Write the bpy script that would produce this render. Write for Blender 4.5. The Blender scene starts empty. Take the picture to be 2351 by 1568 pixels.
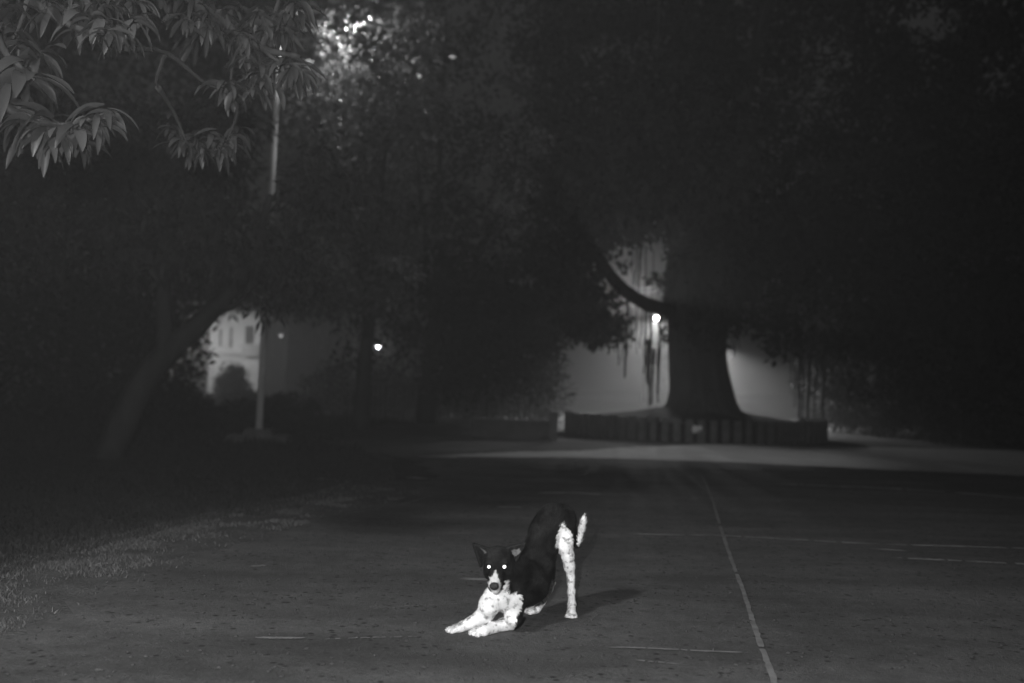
import bpy, bmesh, math, random
import numpy as np
from mathutils import Vector, Matrix

# ------------------------------------------------------------------ camera
F = 2351 * 35.0 / 36.0            # focal length in pixels of a 2351 px wide picture
CAMH = 1.10
PITCH = math.atan(101.0 / F)
ROLL = math.radians(1.7)
fw = np.array([0, math.cos(PITCH), math.sin(PITCH)])
up0 = np.array([0, -math.sin(PITCH), math.cos(PITCH)])
rt0 = np.array([1.0, 0, 0])
rt = math.cos(ROLL) * rt0 + math.sin(ROLL) * up0
up = -math.sin(ROLL) * rt0 + math.cos(ROLL) * up0
CAM = np.array([0, 0, CAMH])

scene = bpy.context.scene
cd = bpy.data.cameras.new('camera')
cam = bpy.data.objects.new('camera', cd)
scene.collection.objects.link(cam)
cd.lens = 35; cd.sensor_width = 36; cd.clip_start = 0.05; cd.clip_end = 600
M = Matrix((( rt[0], up[0], -fw[0], 0), (rt[1], up[1], -fw[1], 0), (rt[2], up[2], -fw[2], CAMH), (0, 0, 0, 1)))
cam.matrix_world = M
cd.dof.use_dof = True; cd.dof.focus_distance = 4.75; cd.dof.aperture_fstop = 1.35
scene.camera = cam

# ------------------------------------------------------------------ world and view
w = bpy.data.worlds.new('World'); scene.world = w; w.use_nodes = True
nt = w.node_tree; nt.nodes.clear()
sky = nt.nodes.new('ShaderNodeTexSky'); sky.sky_type = 'NISHITA'; sky.sun_disc = False
sky.sun_elevation = math.radians(-3); sky.sun_rotation = math.radians(200)
bw = nt.nodes.new('ShaderNodeRGBToBW'); bg = nt.nodes.new('ShaderNodeBackground')
wo = nt.nodes.new('ShaderNodeOutputWorld')
nt.links.new(sky.outputs[0], bw.inputs[0]); nt.links.new(bw.outputs[0], bg.inputs[0])
nt.links.new(bg.outputs[0], wo.inputs[0]); bg.inputs[1].default_value = 0.3
scene.view_settings.view_transform = 'Standard'; scene.view_settings.look = 'None'
scene.view_settings.exposure = 0; scene.view_settings.gamma = 1
scene.cycles.use_denoising = True
scene.cycles.max_bounces = 4; scene.cycles.diffuse_bounces = 2; scene.cycles.glossy_bounces = 2
scene.cycles.volume_bounces = 0; scene.cycles.transparent_max_bounces = 6
scene.cycles.sample_clamp_indirect = 2.0

# the light from behind the left shoulder that throws the dog's shadow
KEY = (-3.9, -0.2, 5.5)
kl = bpy.data.lights.new('key_light', 'SPOT'); kl.energy = 1700; kl.color = (1, 1, 1)
kl.shadow_soft_size = 0.28; kl.spot_size = math.radians(62); kl.spot_blend = 0.9
ko = bpy.data.objects.new('key_light', kl); scene.collection.objects.link(ko)
ko.location = KEY
ko.rotation_euler = (Vector((-0.3, 4.6, 0.1)) - Vector(KEY)).to_track_quat('-Z', 'Y').to_euler()
# weak flash on the camera
fl = bpy.data.lights.new('camera_flash', 'SPOT'); fl.energy = 940; fl.shadow_soft_size = 0.03
fl.spot_size = math.radians(92); fl.spot_blend = 0.8
fo = bpy.data.objects.new('camera_flash', fl); scene.collection.objects.link(fo)
fo.location = (-0.19, -0.05, 1.36)
fo.rotation_euler = (Vector((0, 6, 0.9)) - Vector(fo.location)).to_track_quat('-Z', 'Y').to_euler()

# ------------------------------------------------------------------ helpers
def ray(x, y):
    return fw + ((x - 1175.5) / F) * rt + ((784 - y) / F) * up
def P(x, y, Y):                        # the point at depth Y seen at photograph position x, y
    d = ray(x, y); return CAM + d * (Y / d[1])
def G(x, y, z=0.0):                    # the point at height z seen there
    d = ray(x, y); return CAM + d * ((z - CAMH) / d[2])
def proj(p):
    q = np.asarray(p, float) - CAM
    zz = q @ fw
    return np.stack([1175.5 + F * (q @ rt) / zz, 784 - F * (q @ up) / zz], -1)

def link(o, parent=None):
    scene.collection.objects.link(o)
    if parent is not None: o.parent = parent
    return o
def tag(o, label=None, cat=None, group=None, kind=None):
    if label: o['label'] = label
    if cat: o['category'] = cat
    if group: o['group'] = group
    if kind: o['kind'] = kind
    return o
def thing(name, loc, label, cat, group=None):
    o = bpy.data.objects.new(name, None); o.empty_display_size = 0.2
    o.location = tuple(loc); link(o)
    bpy.context.view_layer.update()
    return tag(o, label, cat, group)
def mesh(name, V, Fc, mat, parent=None, smooth=False, attr=None):
    me = bpy.data.meshes.new(name)
    V = np.asarray(V, np.float64)
    if parent is not None: V = V - np.array(parent_loc(parent))
    if isinstance(Fc, np.ndarray):
        n, k = Fc.shape
        me.vertices.add(len(V)); me.vertices.foreach_set('co', V.astype(np.float32).ravel())
        me.loops.add(n * k); me.loops.foreach_set('vertex_index', Fc.astype(np.int32).ravel())
        me.polygons.add(n); me.polygons.foreach_set('loop_start', np.arange(0, n * k, k, dtype=np.int32))
        me.update(calc_edges=True); me.validate()
    else:
        me.from_pydata([tuple(v) for v in V], [], Fc); me.update()
    if smooth: me.polygons.foreach_set('use_smooth', [True] * len(me.polygons))
    if attr is not None:
        a = me.attributes.new('coat', 'FLOAT', 'POINT'); a.data.foreach_set('value', np.asarray(attr, np.float32))
    me.materials.append(mat)
    return link(bpy.data.objects.new(name, me), parent)
def parent_loc(p):
    v = Vector((0, 0, 0))
    while p is not None: v = v + p.location; p = p.parent
    return v
class MB:
    def __init__(s): s.V = []; s.F = []
    def add(s, V, Fc):
        b = len(s.V); s.V += [tuple(v) for v in V]; s.F += [tuple(i + b for i in f) for f in Fc]; return s
    def box(s, c, d, rz=0.0, taper=1.0):
        cx, cy, cz = c; dx, dy, dz = d[0] / 2, d[1] / 2, d[2] / 2
        ca, sa = math.cos(rz), math.sin(rz); V = []
        for z, t in ((-dz, 1), (dz, taper)):
            for x, y in ((-dx, -dy), (dx, -dy), (dx, dy), (-dx, dy)):
                V.append((cx + (x * ca - y * sa) * t, cy + (x * sa + y * ca) * t, cz + z))
        return s.add(V, [(0, 3, 2, 1), (4, 5, 6, 7), (0, 1, 5, 4), (1, 2, 6, 5), (2, 3, 7, 6), (3, 0, 4, 7)])
    def tube(s, pts, rad, n=10, wob=0.0, seed=0, flute=0, cap=True):
        pts = [np.asarray(p, float) for p in pts]; rng = random.Random(seed); V = []; Fc = []
        for i, p in enumerate(pts):
            t = pts[min(i + 1, len(pts) - 1)] - pts[max(i - 1, 0)]
            t = t / (np.linalg.norm(t) + 1e-9)
            a = np.cross(t, [0.13, 0.97, 0.21]); a /= np.linalg.norm(a) + 1e-9; b = np.cross(t, a)
            for k in range(n):
                th = 2 * math.pi * k / n
                r = rad[i] * (1 + wob * rng.uniform(-1, 1))
                if flute: r *= 1 + 0.09 * math.sin(flute * th + i * 0.3) + 0.04 * math.sin((flute + 4) * th - i * .2)
                V.append(p + r * (math.cos(th) * a + math.sin(th) * b))
        for i in range(len(pts) - 1):
            for k in range(n):
                Fc.append((i * n + k, i * n + (k + 1) % n, (i + 1) * n + (k + 1) % n, (i + 1) * n + k))
        if cap: Fc.append(tuple(range(n))[::-1]); Fc.append(tuple((len(pts) - 1) * n + k for k in range(n)))
        return s.add(V, Fc)
    def build(s, name, mat, parent=None, smooth=False):
        return mesh(name, s.V, s.F, mat, parent, smooth)
def curve(pts, n):                     # Catmull-Rom through the points
    p = [np.asarray(q, float) for q in pts]; p = [2 * p[0] - p[1]] + p + [2 * p[-1] - p[-2]]; out = []
    m = len(p) - 3
    for i in range(n + 1):
        u = i / n * m; k = min(int(u), m - 1); t = u - k
        a, b, c, d = p[k:k + 4]
        out.append(0.5 * (2 * b + (c - a) * t + (2 * a - 5 * b + 4 * c - d) * t * t + (3 * b - a - 3 * c + d) * t ** 3))
    return out

# ------------------------------------------------------------------ materials
def mat(name, col, rough=0.85, var=0.0, scale=5.0, bump=0.0, bscale=None, spec=0.3, detail=6, aniso=None):
    m = bpy.data.materials.new(name); m.use_nodes = True; t = m.node_tree
    b = t.nodes['Principled BSDF']; b.inputs['Roughness'].default_value = rough
    b.inputs['Specular IOR Level'].default_value = spec
    b.inputs['Base Color'].default_value = (col, col, col, 1)
    if var or bump:
        tc = t.nodes.new('ShaderNodeTexCoord'); mp = t.nodes.new('ShaderNodeMapping')
        t.links.new(tc.outputs['Object'], mp.inputs[0])
        if aniso: mp.inputs['Scale'].default_value = aniso
        if var:
            n = t.nodes.new('ShaderNodeTexNoise'); n.inputs['Scale'].default_value = scale
            n.inputs['Detail'].default_value = detail; n.inputs['Roughness'].default_value = 0.65
            t.links.new(mp.outputs[0], n.inputs['Vector'])
            r = t.nodes.new('ShaderNodeMapRange'); r.inputs['From Min'].default_value = .3; r.inputs['From Max'].default_value = .7
            r.inputs['To Min'].default_value = col * (1 - var); r.inputs['To Max'].default_value = col * (1 + var)
            t.links.new(n.outputs['Fac'], r.inputs['Value']); t.links.new(r.outputs[0], b.inputs['Base Color'])
        if bump:
            n2 = t.nodes.new('ShaderNodeTexNoise'); n2.inputs['Scale'].default_value = bscale or scale * 3
            n2.inputs['Detail'].default_value = 8; t.links.new(mp.outputs[0], n2.inputs['Vector'])
            bp = t.nodes.new('ShaderNodeBump'); bp.inputs['Strength'].default_value = bump; bp.inputs['Distance'].default_value = .02
            t.links.new(n2.outputs['Fac'], bp.inputs['Height']); t.links.new(bp.outputs[0], b.inputs['Normal'])
    return m
def emit(name, s):
    m = bpy.data.materials.new(name); m.use_nodes = True; t = m.node_tree; t.nodes.clear()
    e = t.nodes.new('ShaderNodeEmission'); o = t.nodes.new('ShaderNodeOutputMaterial')
    e.inputs[1].default_value = s; t.links.new(e.outputs[0], o.inputs[0]); return m
def leafmat(name, col, trans=0.35, rough=0.5, sp=.35):
    m = bpy.data.materials.new(name); m.use_nodes = True; t = m.node_tree; t.nodes.clear()
    o = t.nodes.new('ShaderNodeOutputMaterial'); b = t.nodes.new('ShaderNodeBsdfPrincipled')
    b.inputs['Roughness'].default_value = rough; b.inputs['Specular IOR Level'].default_value = sp
    tr = t.nodes.new('ShaderNodeBsdfTranslucent'); mx = t.nodes.new('ShaderNodeMixShader'); mx.inputs[0].default_value = trans
    g = t.nodes.new('ShaderNodeNewGeometry'); r = t.nodes.new('ShaderNodeMapRange')
    r.inputs['To Min'].default_value = col * .6; r.inputs['To Max'].default_value = col * 1.4
    t.links.new(g.outputs['Random Per Island'], r.inputs['Value'])
    t.links.new(r.outputs[0], b.inputs['Base Color']); t.links.new(r.outputs[0], tr.inputs[0])
    t.links.new(b.outputs[0], mx.inputs[1]); t.links.new(tr.outputs[0], mx.inputs[2]); t.links.new(mx.outputs[0], o.inputs[0])
    return m

M_ground = mat('soil', .032, .95, .6, 3.5, .9, 25, detail=10)  # darker than the verge dirt: the lawn's shade is put into this colour
M_bark = mat('bark', .045, .9, .4, 4, .9, 14, aniso=(1, 1, .25))
M_banyan = mat('banyan_bark', .07, .9, .4, 3, .9, 9, aniso=(1, 1, .2))
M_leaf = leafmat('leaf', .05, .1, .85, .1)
M_leaf2 = leafmat('lit_leaf', .16, .35, .3)  # lighter copy of the leaf tone, light on the leaves put into colour
M_mango = leafmat('long_leaf', .065, .25, .42)
M_stone = mat('stone_block', .13, .9, .35, 6, .5, 30)
M_stone2 = mat('dark_mortar', .02, .9, .3, 6, .5, 30)
M_conc = mat('concrete', .12, .9, .2, 5, .3, 40)
M_wall = mat('limewash', .7, .9, .12, 1.2, .1, 10)
M_trim = mat('plaster_trim', .45, .9, .1, 2)
M_dark = mat('shutter_paint', .10, .7, .2, 2)
M_metal = mat('whitewashed_metal', .58, .7, .15, 7)
M_iron = mat('fence_paint', .14, .6, .3, 3)
M_head = mat('lamp_housing', .12, .5)
M_scrap = mat('crumpled_paper', .9, .8, .1, 8)

# ------------------------------------------------------------------ ground, road
def sheet(name, poly, z, m, kind='structure', edge=0.0, seed=0, wig=0.0):
    rng = random.Random(seed); pts = []
    n = len(poly)
    for i in range(n):
        a = np.array(poly[i], float); b = np.array(poly[(i + 1) % n], float)
        L = np.linalg.norm(b - a); k = max(1, int(L / .12)) if edge else 1
        k = min(k, 220)
        for j in range(k):
            p = a + (b - a) * j / k
            if edge: p = p + wig * np.array([math.sin(p[1] * 2.3 + p[0]) + .6 * math.sin(p[1] * 5.9 + 1) + .4 * math.sin(p[1] * 13 + p[0] * 7), .4 * math.sin(p[0] * 3)])
            if edge: p = p + np.array([rng.gauss(0, edge), rng.gauss(0, edge)])
            pts.append((p[0], p[1], z))
    o = mesh(name, pts, [tuple(range(len(pts)))], m); tag(o, kind=kind); return o

def asphalt():
    m = bpy.data.materials.new('asphalt'); m.use_nodes = True; t = m.node_tree; L = t.links.new
    b = t.nodes['Principled BSDF']; b.inputs['Roughness'].default_value = .82; b.inputs['Specular IOR Level'].default_value = .35
    tc = t.nodes.new('ShaderNodeTexCoord')
    def noise(s, d=6, r=.6, scl=None):
        n = t.nodes.new('ShaderNodeTexNoise'); n.inputs['Scale'].default_value = s; n.inputs['Detail'].default_value = d; n.inputs['Roughness'].default_value = r
        if scl:
            mp = t.nodes.new('ShaderNodeMapping'); mp.inputs['Scale'].default_value = scl; L(tc.outputs['Object'], mp.inputs[0]); L(mp.outputs[0], n.inputs['Vector'])
        else: L(tc.outputs['Object'], n.inputs['Vector'])
        return n
    def rng(o, a, c, lo, hi):
        r = t.nodes.new('ShaderNodeMapRange'); r.inputs['From Min'].default_value = a; r.inputs['From Max'].default_value = c
        r.inputs['To Min'].default_value = lo; r.inputs['To Max'].default_value = hi; L(o, r.inputs['Value']); return r.outputs[0]
    def mul(a, c):
        x = t.nodes.new('ShaderNodeMath'); x.operation = 'MULTIPLY'; L(a, x.inputs[0]); L(c, x.inputs[1]); return x.outputs[0]
    big = rng(noise(.55, 8, .6).outputs['Fac'], .3, .7, .058, .112)
    streak = rng(noise(1.3, 6, .6, (.35, 1.6, 1)).outputs['Fac'], .35, .7, .72, 1.32)
    mid = rng(noise(7, 10, .8).outputs['Fac'], .3, .7, .62, 1.38)
    fine = rng(noise(70, 6, .85).outputs['Fac'], .3, .7, .55, 1.45)
    v = t.nodes.new('ShaderNodeTexVoronoi'); v.inputs['Scale'].default_value = 15; L(tc.outputs['Object'], v.inputs['Vector'])
    pit = rng(v.outputs['Distance'], .12, .26, .12, 1.0)
    gate = rng(noise(2.2, 3, .5).outputs['Fac'], .40, .52, 0, 1)
    mx = t.nodes.new('ShaderNodeMix'); L(gate, mx.inputs['Factor']); mx.inputs[2].default_value = 1; L(pit, mx.inputs[3])
    c = mul(mul(mul(big, streak), mul(mid, fine)), mx.outputs[0])
    L(c, b.inputs['Base Color'])
    bp = t.nodes.new('ShaderNodeBump'); bp.inputs['Strength'].default_value = .9; bp.inputs['Distance'].default_value = .02
    n3 = noise(60, 8, .75); L(n3.outputs['Fac'], bp.inputs['Height']); L(bp.outputs[0], b.inputs['Normal'])
    return m
M_road = asphalt()
gx = 250
sheet('ground', [(-gx, -20), (gx, -20), (gx, 420), (-gx, 420)], 0.0, M_ground)
road_left = [(-3.4, -2), (-2.75, 2), (-2.15, 4.1), (-2.0, 5.2), (-1.85, 6.4), (-1.5, 8), (-1.0, 9.6), (-.8, 11), (-1.2, 14), (-3.2, 17), (-14, 19.5), (-40, 20)]
road_poly = road_left + [(-40, 24), (-6, 24.5), (-2, 28), (2, 40), (0, 80), (2, 130), (16, 130), (14, 80), (12, 40), (13, 28), (40, 26), (60, 10), (30, -2)]
sheet('road', road_poly, 0.004, M_road, edge=.03, seed=3, wig=.07)
M_dirt = mat('trodden_dirt', .065, .95, .45, 5, .9, 40, detail=10)
sheet('dirt_verge', [(-3.9, -2), (-3.4, 2), (-2.95, 4.1), (-2.75, 5.2), (-2.6, 6.4), (-2.2, 8), (-1.7, 9.6), (-1.3, 11), (-.4, 11.5), (-.4, 8), (-1.6, 4), (-2.6, -2)], 0.002, M_dirt, edge=.05, seed=9, wig=.12)
M_pale = mat('pale_surface', .42, .85, .15, 1.5, .3, 40, aniso=(1, .5, 1))
a0 = [(960, 1047), (1060, 1044), (1200, 1038), (1330, 1036), (1420, 1029), (1600, 1021), (1800, 1022), (2000, 1027), (2400, 1036), (2900, 1052)]
a1 = [(2900, 1110), (2400, 1095), (2000, 1078), (1700, 1063), (1500, 1056), (1300, 1051), (1100, 1051), (985, 1051)]
sheet('pale_strip', [tuple(G(*q)[:2]) for q in a0 + a1], 0.008, M_pale, edge=.04, seed=5)  # sheet in a paler colour than the road

def ribbon(name, pts, wd, m, z=0.010, seed=0, kind='structure', gap=0.0):
    rng = random.Random(seed); c = curve([G(x, y) for x, y in pts], max(12, len(pts) * 14)); V = []; Fc = []
    for i, p in enumerate(c):
        t = c[min(i + 1, len(c) - 1)] - c[max(i - 1, 0)]; t /= np.linalg.norm(t); n = np.array([-t[1], t[0], 0])
        q = p + n * rng.gauss(0, wd * .05); ww = wd * rng.uniform(.8, 1.1) * (.15 + .85 * min(1, min(i, len(c) - 1 - i) / 4))
        V += [q - n * ww / 2 + [0, 0, z], q + n * ww / 2 + [0, 0, z]]
    for i in range(len(c) - 1):
        if gap and rng.random() < gap: continue
        Fc.append((2 * i, 2 * i + 2, 2 * i + 3, 2 * i + 1))
    o = mesh(name, V, Fc, m); tag(o, kind=kind); return o
M_seam = mat('cement_seam', .15, .9, .35, 12)
M_seam2 = mat('pale_dust', .21, .95, .55, 4, .4, 30)
ribbon('road_seam', [(1610, 1090), (1632, 1140), (1655, 1215), (1680, 1290), (1706, 1360), (1728, 1430), (1752, 1500), (1790, 1600)], .026, M_seam, seed=1, gap=.03)
for i, (pts, wd, gp) in enumerate([
    ([(1390, 1490), (1480, 1492), (1600, 1498), (1724, 1503)], .022, .12),
    ([(585, 1468), (640, 1469), (700, 1469)], .03, 0), ([(740, 1472), (860, 1468), (960, 1466)], .015, .3),
    ([(1440, 1228), (1560, 1231), (1650, 1232), (1800, 1240), (2000, 1251), (2200, 1257), (2420, 1264)], .06, .08),
    ([(2000, 1262), (2080, 1268)], .05, 0), ([(2050, 1283), (2200, 1290), (2400, 1300)], .06, .2),
    ([(1780, 1112), (1900, 1117), (2080, 1125), (2190, 1132), (2400, 1150)], .16, .1),
    ([(1235, 1133), (1330, 1134), (1380, 1138)], .13, 0), ([(1140, 1166), (1200, 1167)], .10, 0),
    ([(725, 1100), (770, 1104), (800, 1110)], .16, 0), ([(935, 1097), (980, 1101)], .18, 0),
    ([(1055, 1332), (1130, 1334)], .07, 0), ([(1665, 1331), (1700, 1332)], .02, 0),
    ([(575, 1303), (612, 1302)], .05, 0), ([(1455, 1520), (1560, 1530)], .015, .3),
    ([(900, 1395), (1010, 1392), (1060, 1388)], .012, .3), ([(640, 1195), (760, 1185), (900, 1165), (1010, 1135)], .03, .25)]):
    ribbon('road_seam', pts, wd, M_seam2 if 3 <= i <= 10 else M_seam, z=.0085 + .0003 * (i % 5), seed=10 + i, gap=gp)

# ------------------------------------------------------------------ foliage builders
def leaves(centres, spread, n_per, size, seed, asp=.45, droop=.5):
    """leaf rhombi around clump centres -> V, F"""
    r = np.random.default_rng(seed); C = np.repeat(np.asarray(centres), n_per, 0); n = len(C)
    sp = np.repeat(np.broadcast_to(np.asarray(spread, float).reshape(-1, 1), (len(centres), 1)), n_per, 0)
    off = r.normal(size=(n, 3)); off /= np.linalg.norm(off, axis=1, keepdims=True)
    c = C + off * sp * r.random((n, 1)) ** .45 * [1, 1, .75]
    d = r.normal(size=(n, 3)) + off * .6; d[:, 2] -= droop; d /= np.linalg.norm(d, axis=1, keepdims=True)
    s = np.cross(d, r.normal(size=(n, 3))); s /= np.linalg.norm(s, axis=1, keepdims=True)
    L = size * r.uniform(.6, 1.3, (n, 1)); nn = np.cross(d, s)
    V = np.stack([c, c + d * L * .45 + s * L * asp * .5 + nn * L * .06, c + d * L, c + d * L * .45 - s * L * asp * .5 + nn * L * .06], 1).reshape(-1, 3)
    b = np.arange(n)[:, None] * 4
    return V, np.concatenate([b + [0, 1, 2], b + [0, 2, 3]], 0)
def inpoly(pt, poly):
    x, y = pt; c = False; j = len(poly) - 1
    for i in range(len(poly)):
        xi, yi = poly[i]; xj, yj = poly[j]
        if (yi > y) != (yj > y) and x < (xj - xi) * (y - yi) / (yj - yi) + xi: c = not c
        j = i
    return c
# gaps between the crowns through which the mist, the house and the lamps show
GAPS = [
    [(1290, 965), (1285, 800), (1310, 778), (1400, 786), (1436, 755), (1402, 705), (1378, 640), (1415, 590), (1470, 562), (1515, 600), (1542, 660), (1545, 965)],
    [(1640, 965), (1655, 740), (1700, 725), (1745, 775), (1795, 830), (1835, 900), (1838, 965)],
    [(450, 905), (446, 770), (480, 735), (520, 712), (598, 716), (606, 770), (712, 768), (716, 892), (600, 905)],
    [(850, 780), (888, 780), (888, 815), (850, 815)], [(716, 770), (734, 770), (734, 812), (716, 812)],
    [(786, 58), (806, 44), (812, 66), (792, 76)], [(748, 84), (764, 80), (766, 98), (750, 100)],
    [(596, 300), (654, 300), (648, 495), (592, 495)], [(600, 640), (612, 640), (600, 1015), (588, 1015)],
]
def clumps(regions, n, seed, m=22, more=()):
    """random clump centres in picture regions (x0,y0,x1,y1,Y0,Y1,weight) that keep the gaps open"""
    r = random.Random(seed); out = []; W = [q[6] for q in regions]; g = 0
    while len(out) < n and g < n * 60:
        g += 1
        x0, y0, x1, y1, Y0, Y1, _ = r.choices(regions, W)[0]
        x, y, Y = r.uniform(x0, x1), r.uniform(y0, y1), r.uniform(Y0, Y1)
        if any(inpoly((x + a, y + b), p) for p in GAPS + list(more) for a, b in ((0, 0), (m, 0), (-m, 0), (0, m), (0, -m))): continue
        q = P(x, y, Y)
        if q[2] < .35: continue
        out.append(q)
    return out
def tree(name, base, label, cat, trunk, tr_r, regions, n, n_per, spread, size, seed, bark=M_bark, leaf=M_leaf, limbs=True, group=None, asp=.45, margin=22, extra=None):
    t = thing(name, base, label, cat, group)
    m = MB(); m.tube(curve(trunk, 14), np.interp(np.linspace(0, 1, 15), np.linspace(0, 1, len(tr_r)), tr_r), 12, .06, seed)
    C = clumps(regions, n, seed, margin); top = np.array(trunk[-1], float); r = random.Random(seed)
    if limbs:
        for k in range(12):
            e = C[r.randrange(len(C))]; s = np.array(curve(trunk, 10)[r.randrange(5, 11)])
            mid = (s + e) / 2 + [0, 0, .08 * np.linalg.norm(e - s)]
            px = proj(np.array([s + (e - s) * u for u in (.2, .4, .6, .8)]))
            if any(inpoly(q, p) for q in px for p in GAPS): continue
            m.tube(curve([s, mid, e], 8), np.linspace(tr_r[-1] * .7, .02, 9), 6, .05, k)
    m.build('trunk', bark, t, True)
    V, Fc = leaves(C, spread, n_per, size, seed, asp)
    if extra is not None: V = np.concatenate([V, extra[0]]); Fc = np.concatenate([Fc, extra[1] + 4 * len(C) * n_per])
    mesh('crown', V, Fc, leaf, t)
    return t

# ------------------------------------------------------------------ banyan on its round platform
BY = 24.0
plat_c = P(1592, 940, BY + .2); plat_c[2] = 0
PR = 3.05
t = thing('tree_platform', plat_c, 'round raised platform edged with upright pale stones around the banyan trunk', 'platform')
m = MB(); n = 96
core = [(plat_c[0] + (PR - .06) * math.cos(a), plat_c[1] + (PR - .06) * math.sin(a)) for a in np.linspace(0, 2 * math.pi, n, endpoint=False)]
V = [(x, y, -.02) for x, y in core] + [(x, y, .40) for x, y in core]
m.add(V, [(i, (i + 1) % n, n + (i + 1) % n, n + i) for i in range(n)] + [tuple(range(n, 2 * n))])
m.build('platform_core', M_stone2, t)
# earth heap around the roots
mh = MB(); rr = random.Random(4); rings = []
for k, (rad, z) in enumerate([(PR - .10, .402), (2.3, .46), (1.5, .54), (.9, .66)]):
    rings.append([(plat_c[0] + rad * math.cos(a) , plat_c[1] + rad * math.sin(a), z + (rr.uniform(-.03, .03) if k else 0)) for a in np.linspace(0, 2 * math.pi, 60, endpoint=False)])
V = sum(rings, []); Fc = [(k * 60 + i, k * 60 + (i + 1) % 60, (k + 1) * 60 + (i + 1) % 60, (k + 1) * 60 + i) for k in range(3) for i in range(60)] + [tuple(range(180, 240))]
mh.add(V, Fc); mh.build('earth_fill', M_ground, t, True)
ns = 76
for i in range(ns):
    a = 2 * math.pi * (i + .5) / ns
    if math.sin(a) > .35: continue
    h = .50 + rr.uniform(-.02, .02); b = MB()
    b.box((plat_c[0] + PR * math.cos(a), plat_c[1] + PR * math.sin(a), h / 2), (.14, .15 + rr.uniform(-.02, .02), h), a, taper=.96)
    b.build('edge_stone', M_stone, t)

t = thing('banyan_tree', P(1604, 945, BY) * [1, 1, 0], 'massive banyan with a thick dark trunk and hanging aerial roots on the round platform', 'tree')
m = MB()
ed = [(1502, 1722, 962), (1528, 1694, 948), (1541, 1683, 925), (1543, 1676, 890), (1541, 1669, 850), (1539, 1665, 810), (1537, 1668, 770), (1535, 1676, 730), (1531, 1690, 690), (1536, 1705, 640), (1545, 1720, 580), (1550, 1728, 500)]
pts = [P((a + b) / 2, y, BY) for a, b, y in ed]; pts[0][2] = .30
rad = [(b - a) / 2 / F * BY * 1.0 for a, b, y in ed]
pts += [P(1650, 380, BY), P(1640, 200, BY), P(1650, 0, BY)]; rad += [.8, .6, .35]
m.tube(pts, rad, 40, .035, 3, flute=9)
for k, (dx, dy, r0) in enumerate([(-1.5, -.9, .17), (-.7, -1.6, .16), (.35, -1.5, .19), (1.35, -.9, .15), (1.7, .2, .14), (-1.8, .2, .15), (.9, -1.7, .11), (-1.2, -1.3, .10)]):
    b = pts[0]; m.tube(curve([b + [dx * .28, dy * .28, .75], b + [dx * .45, dy * .45, .34], b + [dx * .78, dy * .78, .17]], 8), np.linspace(r0 * 1.5, r0 * .35, 9), 10, .06, k)
m.build('trunk', M_banyan, t, True)
m = MB()
lp = [P(1570, 725, BY), P(1535, 712, BY - .2), (P(1490, 700, BY - .5)), P(1440, 672, BY - .8), P(1403, 634, BY - 1), P(1372, 585, BY - 1.2), P(1330, 520, BY - 1.5), P(1250, 430, BY - 2)]
m.tube(curve(lp, 28), np.interp(np.linspace(0, 1, 29), [0, .2, .5, 1], [.21, .165, .15, .09]), 14, .05, 8)
m.build('limb', M_banyan, t, True)
for pl, ra in (([P(1600, 600, BY), P(1500, 450, BY - 1), P(1350, 300, BY - 2), P(1150, 180, BY - 3)], .28), ([P(1690, 600, BY), P(1800, 470, BY - 1), P(1950, 380, BY - 2), P(2150, 330, BY - 3)], .3),
               ([P(1680, 690, BY + .4), P(1740, 640, BY + 1), P(1850, 590, BY + 1.5), P(2000, 580, BY + 2)], .2), ([P(1630, 450, BY), P(1700, 250, BY - 2), P(1760, 0, BY - 4)], .3)):
    m = MB(); m.tube(curve(pl, 16), np.linspace(ra, ra * .35, 17), 12, .05, 5); m.build('limb', M_banyan, t, True)
rr = random.Random(12)
roots = [(1421, 745, 838, .020), (1443, 672, 868, .034), (1449, 700, 800, .016), (1466, 684, 812, .014), (1485, 692, 858, .022), (1488, 780, 884, .055), (1496, 698, 800, .016), (1497, 705, 935, .022), (1517, 700, 925, .028),
         (1519, 705, 905, .018), (1503, 800, 930, .032), (1527, 712, 800, .018), (1433, 690, 830, .014), (1458, 688, 760, .012), (1476, 692, 800, .018),
         (1471, 560, 682, .03), (1463, 560, 672, .018), (1484, 566, 690, .016), (1452, 575, 660, .012), (1500, 575, 694, .012),
         (1690, 700, 818, .022), (1698, 700, 800, .014), (1681, 700, 806, .012), (1838, 760, 960, .05), (1846, 780, 962, .03), (1862, 760, 965, .045), (1874, 800, 965, .03), (1890, 760, 968, .06), (1826, 800, 935, .018), (1818, 790, 905, .014)]
for k, (x, y0, y1, r0) in enumerate(roots):
    Yr = BY + rr.uniform(-1.6, .4) if x < 1800 else BY + rr.uniform(.5, 3)
    if y0 in (672, 690, 684, 692, 698, 705, 700, 712): Yr = BY - .3 - max(0, (1520 - x)) * .006
    a, b = P(x, y0, Yr), P(x, y1, Yr)
    b[0] = a[0] + rr.uniform(-.04, .04) - (y1 - y0) / F * Yr * .01; b[2] = max(b[2], .02)
    pp = [a + (b - a) * u + [rr.uniform(-.02, .02), 0, 0] for u in np.linspace(0, 1, 7)]
    m = MB(); m.tube(curve(pp, 20), [1.35 * r0 * (1 - .5 * u) * (1 + rr.uniform(-.25, .25)) for u in np.linspace(0, 1, 21)], 7, .1, k)
    m.build('aerial_root', M_banyan, t, True)
C = clumps([(1230, -260, 2420, 560, 19, 27, 6), (1250, 380, 1520, 690, 21, 25, 1.0), (1560, 480, 2150, 800, 21, 28, 1.6), (1290, 690, 1440, 780, 22, 25, .35), (1900, 480, 2420, 900, 22, 29, 1.2)], 800, 21)
C += clumps([(1330, 180, 1720, 470, 14.5, 16.8, 1)], 46, 22)
V1, F1 = leaves(C, .62, 110, .18, 21, .55)
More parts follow.
